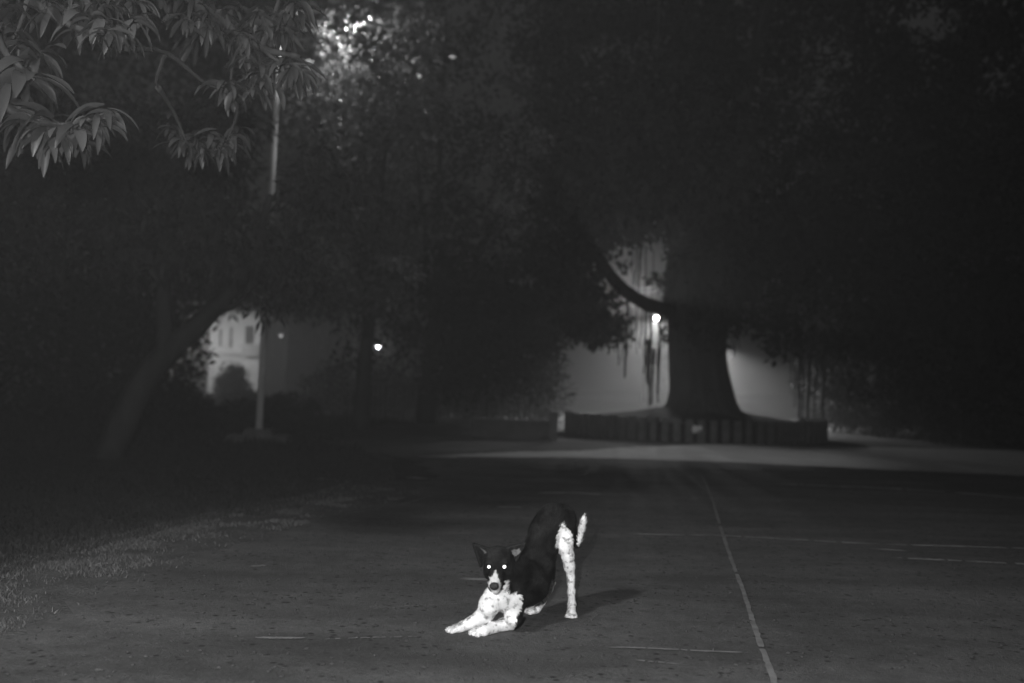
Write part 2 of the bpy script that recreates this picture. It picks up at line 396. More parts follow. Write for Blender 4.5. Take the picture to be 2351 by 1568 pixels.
small = [(1352, 690, 23), (1372, 722, 23.4), (1340, 740, 23), (1310, 755, 23), (1395, 735, 23.5), (1410, 755, 23.5), (1384, 690, 23), (1365, 660, 23), (1430, 612, 23), (1522, 640, 23.5), (1512, 655, 23.6), (1496, 640, 23.7),
         (1535, 745, 23.2), (1528, 772, 23.3), (1694, 745, 24), (1714, 722, 24), (1722, 735, 24), (1748, 752, 24), (1765, 748, 24), (1700, 762, 24.2), (1790, 790, 24.5), (1420, 690, 23.6), (1408, 668, 23), (1540, 690, 23.4)]
V2, F2 = leaves([P(*q) for q in small], .17, 30, .15, 5, .55)
mesh('crown', np.concatenate([V1, V2]), np.concatenate([F1, F2 + len(V1)]), M_leaf, t)
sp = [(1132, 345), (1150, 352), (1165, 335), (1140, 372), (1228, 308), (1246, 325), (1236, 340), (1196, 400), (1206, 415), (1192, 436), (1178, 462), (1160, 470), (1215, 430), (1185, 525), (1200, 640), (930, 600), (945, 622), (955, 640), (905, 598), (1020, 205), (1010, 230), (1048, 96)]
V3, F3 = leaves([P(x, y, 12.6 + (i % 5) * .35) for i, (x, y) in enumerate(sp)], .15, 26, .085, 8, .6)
mesh('foliage', V3, F3, M_leaf2, t)  # leaf clusters whose paler tone stands in for light falling on them

# ------------------------------------------------------------------ low wall and kerb left of the platform
def wall_thing(name, label, cat, a, b, h, th, m, cap=None):
    a = np.array(a); b = np.array(b); c = (a + b) / 2; t = thing(name, (c[0], c[1], 0), label, cat)
    L = np.linalg.norm(b[:2] - a[:2]); rz = math.atan2(b[1] - a[1], b[0] - a[0])
    k = MB(); k.box((c[0], c[1], h / 2), (L, th, h), rz); k.build('wall_body', m, t)
    if cap: k = MB(); k.box((c[0], c[1], h + .025), (L + .04, th + .06, .05), rz); k.build('coping', cap, t)
    return t
t = wall_thing('low_wall', 'low pale wall running left from the round tree platform to a short end pillar', 'wall', G(1085, 1003), G(1262, 1009), .34, .16, M_conc, M_conc)
q = G(1270, 1012); k = MB(); k.box((q[0], q[1], .27), (.16, .18, .54)); k.box((q[0], q[1], .56), (.20, .22, .05)); k.build('end_pillar', M_conc, t)
ribbon('kerb', [(775, 977), (860, 986), (950, 993), (1040, 997), (1120, 999)], .22, M_conc, z=.06, seed=3)

# ------------------------------------------------------------------ street lamps
def lamp_thing(base, head, label, power, bulb_r, strength, arm=None, pole_r=.045, spot=None, group=None, tilt=(0, 0), sh=1.0, pm=None):
    t = thing('street_lamp', base, label, 'street lamp', group)
    head = np.asarray(head, float); base = np.asarray(base, float)
    top = np.array([base[0] + tilt[0], base[1] + tilt[1], head[2] + (.25 if arm is None else arm)])
    m = MB(); m.tube([base, (base + top) / 2, top], [pole_r * 1.15, pole_r, pole_r * .85], 14, .0); m.build('pole', pm or M_head, t, True)
    if np.linalg.norm(head[:2] - top[:2]) > .1:
        m = MB(); m.tube(curve([top - [0, 0, .1], (top + head) / 2 + [0, 0, .18], head + [0, 0, .16]], 8), [.03] * 9, 8); m.build('arm', pm or M_head, t, True)
    m = MB(); hd = head + [0, 0, .13]
    V = []; Fc = []; n = 14
    for z, r in ((-.06, .20), (0, .19), (.07, .11), (.1, .03)):
        for k in range(n): V.append(hd + [sh * r * math.cos(k * 2 * math.pi / n) * 1.4, sh * r * math.sin(k * 2 * math.pi / n), z])
    for i in range(3):
        for k in range(n): Fc.append((i * n + k, i * n + (k + 1) % n, (i + 1) * n + (k + 1) % n, (i + 1) * n + k))
    Fc.append(tuple(3 * n + k for k in range(n))); m.add(V, Fc); m.build('lamp_shade', M_head, t, True)
    bm = bmesh.new(); bmesh.ops.create_icosphere(bm, subdivisions=2, radius=bulb_r); me = bpy.data.meshes.new('bulb'); bm.to_mesh(me); bm.free()
    me.materials.append(emit('lamp_glow', strength)); o = bpy.data.objects.new('bulb', me); link(o, t); o.location = Vector(head) - t.location
    li = bpy.data.lights.new('lamp_light', 'SPOT' if spot else 'POINT'); li.energy = power; li.shadow_soft_size = bulb_r * 1.15; li.use_soft_falloff = False
    if spot: li.spot_size = math.radians(spot); li.spot_blend = .35
    lo = bpy.data.objects.new('lamp_light', li); link(lo, t); lo.location = Vector(head) - t.location
    return t
h1 = P(1507, 730, 34.0)
lamp_thing((h1[0] + 1.0, h1[1] + .3, 0), h1, 'bright street lamp glowing under the banyan limb beside the trunk', 2200, .07, 60, arm=.3, sh=.55, spot=164)
h2 = P(1640, 792, 37.0)
lamp_thing((h2[0] - .3, h2[1], 0), h2, 'street lamp hidden behind the banyan trunk lighting the mist', 3100, .07, 40, spot=164)
h8 = P(1452, 681, 33.0)
lamp_thing((h8[0] + 1.95, h8[1] + .2, 0), h8, 'street lamp mostly hidden behind the bend of the banyan limb', 450, .05, 40, arm=.2, sh=.5)
h3 = P(868, 797, 42.0)
lamp_thing((h3[0] - 1.1, h3[1] + .4, 0), h3, 'small bright lamp alone in the dark trees right of the tall pole', 30, .045, 60, sh=.5)
h4 = P(645, 771, 60.0)
lamp_thing((h4[0] + .4, h4[1], 0), h4, 'faint far lamp in the mist just right of the tall pole', 1.2, .09, .8)
h5 = P(436, 772, 60.0)
lamp_thing((h5[0], h5[1], 0), h5, 'street lamp behind the leaning trunk that lights the white house front', 750, .07, 30)
h6 = P(792, 66, 17.3)
b6 = G(593, 1017)
lamp_thing((b6[0], b6[1], 0), h6, 'tall tilted pole on a plinth whose lamp shines through the leaves at the top', 160, .045, 40, arm=.25, pole_r=.053, tilt=(.02, .3), pm=M_metal)
h7 = P(1505, 330, 17.6)  # lamp added only to brighten the pale strip
t = thing('added_strip_lamp', (h7[0], h7[1], 5.7), 'hooded lamp added in the banyan leaves to light the pale strip below', 'lamp')
m = MB(); V = []; Fc = []; n = 18
for z, r_ in ((5.52, .24), (5.55, .245), (5.72, .13), (5.80, .05), (5.9, .03)):
    for k in range(n): V.append((h7[0] + r_ * math.cos(k * 2 * math.pi / n), h7[1] + r_ * math.sin(k * 2 * math.pi / n), z))
for i in range(4):
    for k in range(n): Fc.append((i * n + k, i * n + (k + 1) % n, (i + 1) * n + (k + 1) % n, (i + 1) * n + k))
m.add(V, Fc); m.build('lamp_shade', M_head, t, True)
m = MB(); m.tube([(h7[0], h7[1], 5.9), (h7[0], h7[1], 9.0)], [.012, .012], 6); m.build('cable', M_head, t)
li = bpy.data.lights.new('lamp_light', 'SPOT'); li.energy = 230; li.shadow_soft_size = .08; li.spot_size = math.radians(80); li.spot_blend = .5
lo = bpy.data.objects.new('lamp_light', li); link(lo, t); lo.location = (0, 0, -.12)
pl = thing('pole_plinth', (b6[0], b6[1], 0), 'low concrete plinth at the foot of the tall tilted pole', 'plinth')
k = MB(); k.box((b6[0], b6[1] + .02, .07), (1.05, .8, .14), .1, taper=.9); k.box((b6[0], b6[1] + .02, .19), (.5, .45, .10), .1, taper=.85); k.build('plinth_block', M_stone, pl)

# ------------------------------------------------------------------ white house
HY = 66.0
xl = P(486, 880, HY)[0]; xr = P(602, 880, HY)[0]; ztop = P(540, 722, HY)[2]; zl = P(540, 815, HY)[2]
t = thing('white_house', ((xl + xr) / 2, HY, 0), 'white two storey house front seen through a gap left of the tall pole', 'house')
def boxm(x0, x1, y0, y1, z0, z1, name, m, par):
    k = MB(); k.box(((x0 + x1) / 2, (y0 + y1) / 2, (z0 + z1) / 2), (x1 - x0, y1 - y0, z1 - z0)); return k.build(name, m, par)
boxm(xl, xr, HY, HY + 7, 0, ztop, 'wall', M_wall, t)
boxm(xl - .55, xl - .002, HY + .9, HY + 6.5, 0, ztop - .25, 'side_wing', M_wall, t)
rf = boxm(xl - .15, xr + .12, HY - .16, HY + 7.1, ztop + .002, ztop + .22, 'roof', M_trim, t)
boxm(xl - .06, xr + .05, HY - .14, HY - .003, zl - .10, zl + .12, 'ledge', M_trim, t)
sx = (xr - xl) / 116.0
def win(px0, px1, py0, py1):
    x0, x1 = P(px0, 880, HY)[0], P(px1, 880, HY)[0]; z1, z0 = P(540, py0, HY)[2], P(540, py1, HY)[2]
    o = boxm(x0, x1, HY - .05, HY - .002, z0, z1, 'window', M_dark, t)
    o2 = boxm(x0 - .04, x1 + .04, HY - .10, HY - .052, z0 - .09, z0 - .003, 'sill', M_trim, None); o2.parent = o
for a in ((499, 505, 757, 796), (523, 529, 752, 798), (559, 578, 748, 792)): win(*a)
x0, x1 = P(560, 880, HY)[0], P(600, 880, HY)[0]
boxm(x0, x1, HY - .9, HY - .15, zl - .08, zl + .02, 'balcony_floor', M_trim, t)
boxm(x0, x1, HY - .92, HY - .86, zl + .023, zl + .75, 'balcony_parapet', M_trim, t)
boxm(P(528, 880, HY)[0], P(560, 880, HY)[0], HY - .05, HY - .002, 0, zl - .7, 'door', M_dark, t)
# pale post added in the next gap, standing in for a far streak of light
q = P(725, 880, 60); g = thing('light_streak_post', (q[0], q[1], 0), 'narrow pale post standing in for a far streak of light right of the white house', 'gatepost')
k = MB(); k.box((q[0], q[1], 1.9), (.16, .2, 3.8)); k.box((q[0], q[1], 3.85), (.24, .28, .1)); k.build('post', M_stone, g)
q = P(621, 885, 55); g = thing('boundary_stone', (q[0], q[1], 0), 'short pale boundary post right beside the foot of the far lamp', 'post')
k = MB(); k.box((q[0], q[1], .55), (.2, .2, 1.1), taper=.85); k.build('post', M_trim, g)

# ------------------------------------------------------------------ fence in the dark behind the kerb
fa, fb = P(700, 930, 29.0), P(1262, 930, 27.0)
f = thing('paling_fence', ((fa[0] + fb[0]) / 2, (fa[1] + fb[1]) / 2, 0), 'dim paling fence behind the low wall under the dark trees', 'fence')
k = MB(); rr = random.Random(8); n = 52
for i in range(n):
    u = i / (n - 1); p = fa + (fb - fa) * u; h = 1.25 + rr.uniform(-.15, .2)
    if rr.random() < .15: continue
    k.box((p[0] + rr.uniform(-.02, .02), p[1], h / 2), (.07, .03, h), rr.uniform(-.1, .1))
k.build('palings', M_iron, f)
k = MB()
for z in (.35, 1.05): k.tube([fa * [1, 1, 0] + [0, .05, z], fb * [1, 1, 0] + [0, .05, z]], [.03, .03], 6)
k.build('rail', M_iron, f)

# ------------------------------------------------------------------ leaning tree
LY = 13.0
base = G(262, 1050)
t = thing('leaning_tree', base, 'leaning tree with a forked trunk on the dark lawn at left', 'tree')
m = MB()
pA = [P(246, 1062, LY), P(264, 1010, LY), P(300, 930, LY), P(338, 862, LY), P(383, 812, LY), P(420, 777, LY), P(458, 742, LY), P(510, 690, LY - .1), P(555, 640, LY - .3), P(590, 560, LY - .8), P(620, 450, LY - 1.3)]
pA[0][2] = -.05
m.tube(curve(pA, 34), np.interp(np.linspace(0, 1, 35), [0, .08, .4, .55, .8, 1], [.29, .185, .155, .14, .09, .04]), 16, .05, 5)
m.tube(curve([P(380, 815, LY), P(378, 750, LY), P(374, 680, LY), P(378, 630, LY + .1), P(350, 560, LY + .3), P(300, 480, LY + .4)], 18), np.linspace(.135, .04, 19), 14, .05, 6)
m.tube(curve([P(378, 640, LY + .1), P(420, 590, LY), P(470, 500, LY - .5)], 10), np.linspace(.09, .03, 11), 10, .05, 6)
m.tube(curve([P(490, 712, LY), P(540, 700, LY - .2), P(600, 640, LY - .6)], 10), np.linspace(.06, .02, 11), 8, .05, 7)
m.build('trunk', M_bark, t, True)
C = clumps([(-60, 250, 330, 640, 11.5, 16, 1.0), (200, 270, 620, 620, 11.5, 15.5, 1.5), (560, 330, 760, 680, 12, 15, .55)], 165, 31, 24, [[(555, 285), (700, 285), (690, 505), (545, 505)]])
V, Fc = leaves(C, .5, 75, .20, 31, .26, 1.1)
mesh('crown', V, Fc, M_leaf, t)

# ------------------------------------------------------------------ near tree with long drooping leaves
def long_leaf(o, d, L, W, droop, rr, V, Fc):
    d = np.array(d, float); d /= np.linalg.norm(d); n = 7; p = np.array(o, float); b0 = len(V)
    s = np.cross(d, [0, 0, 1.0]); s /= np.linalg.norm(s) + 1e-9
    ro = rr.uniform(-.8, .8); u0 = np.cross(s, d); s = s * math.cos(ro) + u0 * math.sin(ro)
    for i in range(n + 1):
        u = i / n; wv = W * (math.sin(math.pi * min(1, u * .92 + .06)) ** .8) * .5
        up_ = np.cross(s, d); V += [p - s * wv + up_ * wv * .35, p.copy(), p + s * wv + up_ * wv * .35]
        if i < n:
            q = b0 + 3 * i; Fc += [(q, q + 1, q + 4, q + 3), (q + 1, q + 2, q + 5, q + 4)]
        p = p + d * L / n; d = d + np.array([0, 0, -droop / n]) + np.array([rr.gauss(0, .02) for _ in range(3)]); d /= np.linalg.norm(d)
t = thing('overhanging_tree', (-4.6, 5.4, 0), 'near tree whose twigs of long drooping leaves hang into the top left corner', 'tree')
m = MB()
m.tube(curve([(-4.6, 5.4, -.05), (-4.55, 5.5, 1.5), (-4.2, 5.6, 3.0), (-3.6, 5.9, 4.0)], 14), np.linspace(.22, .12, 15), 14, .05, 2)
squash = lambda Y: 4.5 + (Y - 4.5) * .3
B = lambda *q: [P(v[0], v[1], squash(v[2])) for v in q]
branches = [([(-4.2, 5.6, 3.0)] + B((-60, -60, 5.0), (67, 0, 4.9), (175, 64, 4.9), (240, 75, 4.8)), .035), ([(-4.2, 5.6, 2.8)] + B((-90, 60, 4.7), (20, 130, 4.5), (65, 175, 4.5)), .03),
            ([(-4.3, 5.5, 2.6)] + B((-80, 230, 4.6), (60, 270, 4.5), (150, 290, 4.5), (240, 262, 4.5)), .03), (B((175, 64, 4.9), (280, 110, 5.4), (380, 120, 6.4), (470, 190, 7.5), (515, 205, 7.8)), .02),
            ([(-3.6, 5.9, 4.0)] + B((300, -160, 6.8), (420, -20, 7.2), (500, 40, 7.4), (600, 110, 7.6), (690, 130, 7.6)), .05), (B((600, 110, 7.6), (640, 140, 7.6), (720, 150, 7.6)), .015),
            (B((380, 120, 6.4), (360, 180, 6.8), (362, 200, 7)), .012), (B((515, 205, 7.8), (545, 250, 8.4), (520, 330, 8.8)), .016), (B((362, 200, 7), (400, 260, 8), (430, 330, 8.6)), .016),
            (B((560, 90, 7.5), (535, 140, 7.6), (530, 200, 7.8)), .012), (B((600, 110, 7.6), (620, 60, 7.5), (640, 0, 7.2), (650, -60, 7)), .02), (B((67, 0, 4.9), (45, 60, 4.8), (30, 90, 4.7)), .012)]
for i, (pp, r0) in enumerate(branches): m.tube(curve(pp, 14), np.linspace(r0, max(.006, r0 * .3), 15), 7, .08, i)
m.build('trunk', M_bark, t, True)
whorls = [(10, 60, 4.7, 9, .22), (40, 95, 4.6, 9, .24), (65, 170, 4.5, 12, .27), (15, 180, 4.5, 8, .25), (85, 115, 4.6, 8, .22), (240, 262, 4.5, 14, .17), (215, 280, 4.5, 10, .16), (60, 290, 4.6, 10, .19), (100, 290, 4.5, 14, .22), (140, 292, 4.5, 16, .22), (175, 300, 4.5, 14, .22), (120, 285, 4.7, 12, .22), (40, 255, 4.6, 9, .24),
          (175, 62, 4.9, 10, .17), (240, 72, 4.8, 14, .17), (225, 45, 4.9, 12, .16), (265, 60, 5.0, 11, .18), (310, 50, 5.2, 9, .18), (120, 20, 4.9, 10, .17), (180, 5, 5.0, 12, .17), (240, 5, 5.1, 12, .17), (310, 5, 5.4, 10, .18), (20, 10, 4.8, 10, .2), (90, -10, 4.9, 10, .2),
          (460, 20, 7.2, 14, .24), (500, 35, 7.4, 16, .24), (480, 60, 7.3, 12, .24), (560, 80, 7.5, 14, .24), (540, 20, 7.4, 14, .24), (610, 60, 7.5, 14, .24), (665, 30, 7.4, 14, .24), (690, 10, 7.3, 12, .24), (650, 70, 7.5, 14, .24), (600, 20, 7.3, 12, .24), (420, 40, 7.0, 10, .2),
          (520, 195, 7.8, 16, .25), (570, 190, 7.8, 15, .25), (610, 180, 7.7, 13, .22), (670, 150, 7.6, 16, .24), (680, 165, 7.6, 14, .22), (640, 140, 7.6, 12, .22), (560, 130, 7.6, 10, .22), (590, 150, 7.7, 10, .22),
          (420, 320, 8.6, 14, .26), (450, 330, 8.7, 15, .27), (500, 330, 8.8, 15, .27), (530, 320, 8.8, 14, .25), (480, 315, 8.7, 13, .25), (545, 300, 8.8, 10, .2), (400, 290, 8.6, 9, .22)]
rr = random.Random(77); V = []; Fc = []
for x, y, Y, n, L in whorls:
    L *= squash(Y) / Y; o = P(x, y, squash(Y))
    for k in range(int(n * 1.15)):
        a = 2 * math.pi * k / n + rr.uniform(-.3, .3); el = rr.uniform(-.75, .35)
        d = (math.cos(a) * math.cos(el), math.sin(a) * math.cos(el) * .8, math.sin(el))
        long_leaf(o + np.array([rr.gauss(0, .02) for _ in range(3)]), d, L * rr.uniform(.65, 1.15), L * rr.uniform(.17, .25), rr.uniform(.7, 2.6), rr, V, Fc)
rg = random.Random(15)
for k in range(330):                      # the crown overhead, out of the frame, that keeps the lawn and the far road in shade
    gy = rg.uniform(6.6, 18); gx_ = rg.uniform(-9, 1.6)
    if gy < 6.9 + (gx_ + 3.3) * 1.25 and gx_ > -3.3 or (gx_ > -1.0 and gy < 10.5) : continue
    z = rg.uniform(3.35, 4.2); s_ = (KEY[2] - z) / KEY[2]
    o = np.array([KEY[0] + (gx_ - KEY[0]) * s_, KEY[1] + (gy - KEY[1]) * s_, z])
    for j in range(9):
        a = rg.uniform(0, 6.28); el = rg.uniform(-.7, .3)
        long_leaf(o, (math.cos(a) * math.cos(el), math.sin(a) * math.cos(el), math.sin(el)), rg.uniform(.14, .24), .045, 1.2, rg, V, Fc)
mesh('crown', V, Fc, M_mango, t, True)

# ------------------------------------------------------------------ trees and bushes of the dark surroundings
G1 = 'dark trees around the junction'
def tb(x, Y): q = P(x, 880, Y); return np.array([q[0], q[1], 0])
def trk(x, Y, h, lean=.3): b = tb(x, Y); return [b - [0, 0, .05], b + [lean * .3, 0, h * .4], b + [lean, 0, h]]
tree('background_tree', tb(980, 27), 'broad dark tree between the tall pole and the banyan', 'tree', trk(980, 27, 5), [.28, .2, .14], [(760, -200, 1320, 820, 24, 30, 1), (1000, 600, 1285, 900, 25, 29, .5)], 420, 75, .7, .2, 41, group=G1)
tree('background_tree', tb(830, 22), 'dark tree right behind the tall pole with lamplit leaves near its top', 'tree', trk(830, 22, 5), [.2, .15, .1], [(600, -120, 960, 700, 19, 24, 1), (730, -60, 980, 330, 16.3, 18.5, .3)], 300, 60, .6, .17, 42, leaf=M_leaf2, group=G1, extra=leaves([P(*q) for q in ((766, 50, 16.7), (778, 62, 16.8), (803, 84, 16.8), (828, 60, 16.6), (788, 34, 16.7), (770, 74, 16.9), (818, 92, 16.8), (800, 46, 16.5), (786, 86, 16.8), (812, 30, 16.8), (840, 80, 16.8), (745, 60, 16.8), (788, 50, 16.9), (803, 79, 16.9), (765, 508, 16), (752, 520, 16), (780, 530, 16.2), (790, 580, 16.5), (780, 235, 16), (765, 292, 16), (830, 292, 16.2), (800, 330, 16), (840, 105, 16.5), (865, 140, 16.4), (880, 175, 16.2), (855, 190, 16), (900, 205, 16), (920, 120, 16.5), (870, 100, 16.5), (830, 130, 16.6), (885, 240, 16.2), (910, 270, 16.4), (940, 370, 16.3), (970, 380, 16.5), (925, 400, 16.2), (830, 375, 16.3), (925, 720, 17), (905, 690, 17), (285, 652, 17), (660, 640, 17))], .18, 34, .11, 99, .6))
tree('background_tree', tb(180, 30), 'dark tree behind the leaning trunk at the left edge', 'tree', trk(180, 30, 5), [.25, .2, .14], [(-150, -200, 470, 800, 24, 32, 1), (-100, 640, 455, 900, 25, 32, .6), (420, -100, 700, 700, 26, 31, .5)], 460, 70, .8, .24, 43, group=G1)
tree('background_tree', tb(2010, 32), 'dim tree right of the banyan behind its curtain of roots', 'tree', trk(2010, 32, 5), [.3, .22, .14], [(1860, 300, 2420, 900, 30, 36, 1)], 260, 60, .9, .26, 44, group=G1)
tree('background_tree', tb(2230, 24), 'dark tree at the right edge beyond the pale strip', 'tree', trk(2230, 24, 4), [.24, .2, .12], [(2080, 200, 2480, 930, 23, 28, 1)], 220, 60, .8, .22, 45, group=G1)
# tall forest edge far behind everything
rr = random.Random(5)
for i in range(9):
    x = -200 + i * 330 + rr.uniform(-40, 40); Y = 92 + rr.uniform(-4, 6)
    if abs(x - 1650) < 130: x += 200
    tree('background_tree', tb(x, Y), ['tall far tree behind the mist, %s of the far row' % s for s in ('first from the left', 'second from the left', 'third from the left', 'fourth from the left', 'fifth from the left', 'fourth from the right', 'third from the right', 'second from the right', 'last')][i], 'tree',
         trk(x, Y, 6), [.4, .3, .2], [(x - 230, 640, x + 230, 880, Y, Y + 5, 1)], 110, 40, 1.7, .6, 60 + i, limbs=False, group='far row of trees behind the mist', margin=0)
def bush(x, Y, hw, h, label, seed, leaf=M_leaf, n=26, size=.12, group='bushes along the dark verge'):
    b = tb(x, Y); t = thing('bush', b, label, 'bush', group); rr = random.Random(seed); m = MB(); C = []
    for k in range(n):
        a = rr.uniform(0, 6.28); r = hw * math.sqrt(rr.random()); z = h * rr.uniform(.12, 1) * (1 - .45 * (r / hw) ** 2)
        C.append(b + [r * math.cos(a), r * .7 * math.sin(a), z])
        if k < 8: m.tube([b + [rr.uniform(-.1, .1), 0, -.02], (b + C[-1]) / 2 + [0, 0, .1], C[-1]], [.025, .018, .008], 5)
    m.build('stem', M_bark, t)
    V, Fc = leaves(C, min(.45, h * .28), 60, size, seed, .5); V[:, 2] = np.maximum(V[:, 2], .01); mesh('foliage', V, Fc, leaf, t)
bush(532, 48, .72, 1.75, 'round dark bush in front of the white house door', 1, n=46, size=.16)
bush(556, 46, 1.0, .55, 'low wide bush at the foot of the round dark bush by the house', 2, n=40, size=.16)
bush(425, 30, .8, .7, 'dark bush between the leaning trunk and the white house', 3, n=40)
bush(560, 27, 1.2, .55, 'low bush left of the tall pole foot', 4, n=40)
bush(660, 28, 1.0, .62, 'low bush right of the tall pole foot', 5, n=40)
bush(800, 31, 1.5, 1.9, 'dark bush behind the paling fence, nearest the tall pole', 6, n=60)
bush(930, 31, 1.6, 2.2, 'dark bush behind the middle of the paling fence', 7, n=60)
bush(1070, 31, 1.6, 2.2, 'dark bush behind the right half of the paling fence', 8, n=60)
bush(1200, 30, 1.3, 2.4, 'dark bush behind the low wall beside the open mist', 9, n=60)
bush(60, 22, 1.6, 1.3, 'dark bush left of the leaning trunk at the frame edge', 10, n=50)
bush(190, 24, 1.3, 1.4, 'dark bush just left of the leaning trunk', 11, n=50)
bush(370, 24, 1.2, .95, 'dark bush just right of the leaning trunk foot', 12, n=45)
bush(1990, 29, 1.5, 1.4, 'dim bush right of the platform behind the root curtain', 13, n=50)
bush(2110, 27, 1.4, 1.3, 'dark bush between the platform and the right edge tree', 14, n=50)
bush(2260, 24, 1.5, 1.3, 'dark bush under the right edge tree', 15, n=50)

# ------------------------------------------------------------------ grass, litter, scrap
def road_edge_x(y):
    ys = [p[1] for p in road_left[:10]]; xs = [p[0] for p in road_left[:10]]; return np.interp(y, ys, xs)
M_grass = leafmat('grass_blade', .13, .3, .6)  # paler than the lawn: light on the verge is put into the colour
r = np.random.default_rng(9)
def grass(n, y0, y1, hgt, wd, seed, xw, x0=0.0, cut=.30):
    r = np.random.default_rng(seed); y = y0 + (y1 - y0) * r.random(n) ** 1.15
    x = road_edge_x(y) - x0 - xw * r.random(n) ** 1.2 + .06
    tuft = np.sin(x * 5.1 + np.sin(y * 3.7) * 1.4) * np.sin(y * 4.3 + x * 1.9) + .6 * np.sin(x * 11.7 + y * 2.1) * np.sin(y * 13.3 - x * 3)
    edge = (road_edge_x(y) - x)
    keep = (r.random(n) < np.clip(cut + tuft * .6 + edge * .9, .02, 1)); x, y, tuft = x[keep], y[keep], tuft[keep]; n = len(x)
    a = r.uniform(0, 6.28, n); h = hgt * r.uniform(.4, 1.3, n) * (1 + .35 * tuft); ln = h * r.uniform(.2, 1.0, n); b = r.uniform(0, 6.28, n)
    w_ = wd * r.uniform(.6, 1.4, n)
    p = np.stack([x, y, np.full(n, -.003)], 1); s = np.stack([np.cos(a), np.sin(a), 0 * a], 1) * w_[:, None] / 2
    mid = p + np.stack([np.cos(b) * ln * .35, np.sin(b) * ln * .35, h * .6], 1); tip = p + np.stack([np.cos(b) * ln, np.sin(b) * ln, h], 1)
    V = np.stack([p - s, p + s, mid + s * .7, mid - s * .7, tip], 1).reshape(-1, 3); k = np.arange(n)[:, None] * 5
    return V, np.concatenate([k + [0, 1, 2], k + [0, 2, 3], k + [3, 2, 4]], 0)
g1 = grass(90000, 3.2, 10.5, .022, .006, 1, .95, 0, -.12)
tag(mesh('lit_verge_grass', *g1, M_grass), kind='stuff')
g1 = grass(70000, 3.2, 9, .03, .007, 4, 3.0, .75, .5); g2 = grass(60000, 8, 16, .04, .012, 2, 8, .5, .3); g3 = grass(40000, 15, 30, .12, .03, 3, 16)
V = np.concatenate([g1[0], g2[0], g3[0]]); Fc = np.concatenate([g1[1], g2[1] + len(g1[0]), g3[1] + len(g1[0]) + len(g2[0])])
tag(mesh('grass', V, Fc, leafmat('shaded_lawn_blade', .045, .2, .8)), kind='stuff')  # darker blades carry the shade beyond the verge in their colour
# fallen leaf bits and grit
n = 2600; yy = 3.4 + 9 * r.random(n) ** 1.6; xx = r.uniform(-.62, .62, n) * (yy + .5)
k = xx > road_edge_x(yy) - .5; xx, yy = xx[k], yy[k]; n = len(xx); a = r.uniform(0, 6.28, n); L = r.uniform(.006, .02, n)
d = np.stack([np.cos(a), np.sin(a), 0 * a], 1) * L[:, None]; s = np.stack([-np.sin(a), np.cos(a), 0 * a], 1) * L[:, None] * .4
c = np.stack([xx, yy, np.full(n, .0065)], 1); hz = np.array([0, 0, 1.0]) * r.uniform(.003, .010, (n, 1))
V = np.stack([c - d, c + s, c + d, c - s, c + hz], 1).reshape(-1, 3); k = np.arange(n)[:, None] * 5
tag(mesh('leaf_litter', V, np.concatenate([k + [0, 1, 4], k + [1, 2, 4], k + [2, 3, 4], k + [3, 0, 4]]), mat('dry_leaf', .05, .9, .4, 30)), kind='stuff')
# pale crumpled scrap on the platform front
q = P(1601, 985, BY - PR + .0); ang = math.atan2(q[1] - plat_c[1], q[0] - plat_c[0]); q = np.array([plat_c[0] + (PR + .12) * math.cos(ang), plat_c[1] + (PR + .12) * math.sin(ang), q[2]])
t = thing('paper_scrap', q, 'pale crumpled scrap stuck to the front of the round tree platform', 'scrap')
bm = bmesh.new(); bmesh.ops.create_icosphere(bm, subdivisions=3, radius=1.0); rr = random.Random(3)
for v in bm.verts:
    f_ = 1 + .35 * math.sin(v.co.x * 5 + 1) * math.cos(v.co.z * 4) + rr.uniform(-.12, .12); v.co = Vector((v.co.x * .07 * f_, v.co.y * .04 * f_, v.co.z * .08 * f_)) + Vector((q[0] - .03, q[1], q[2] - .01))
b2 = bmesh.new(); bmesh.ops.create_icosphere(b2, subdivisions=3, radius=1.0)
for v in b2.verts:
    f_ = 1 + .3 * math.sin(v.co.x * 6) + rr.uniform(-.12, .12); v.co = Vector((v.co.x * .06 * f_, v.co.y * .03 * f_, v.co.z * .05 * f_)) + Vector((q[0] + .06, q[1], q[2] + .015))
V = [tuple(v.co) for v in bm.verts] + [tuple(v.co) for v in b2.verts]; n0 = len(bm.verts)
Fc = [tuple(v.index for v in f.verts) for f in bm.faces] + [tuple(v.index + n0 for v in f.verts) for f in b2.faces]
mesh('crumpled_sheet', V, Fc, M_scrap, t)

# ------------------------------------------------------------------ the dog
def DC(cx, cy, Y): return P(999.2 + cx * .24363, 1116.7 + cy * .24363, Y)
def DG(cx, cy, z): return G(999.2 + cx * .24363, 1116.7 + cy * .24363, z)
def crop(p): q = proj(p); return np.stack([(q[..., 0] - 999.2) / .24363, (q[..., 1] - 1116.7) / .24363], -1)
def cone(p, a, b, r1, r2):
    a = np.asarray(a); b = np.asarray(b); ba = b - a; h = np.clip(((p - a) @ ba) / (ba @ ba + 1e-12), 0, 1)
    return np.linalg.norm(p - a - h[:, None] * ba, axis=1) - (r1 + (r2 - r1) * h)
def ell(p, c, r, rot=None):
    q = p - np.asarray(c)
    if rot is not None: q = q @ rot
    r = np.asarray(r); k0 = np.linalg.norm(q / r, axis=1); k1 = np.linalg.norm(q / r ** 2, axis=1) + 1e-9
    return k0 * (k0 - 1) / k1
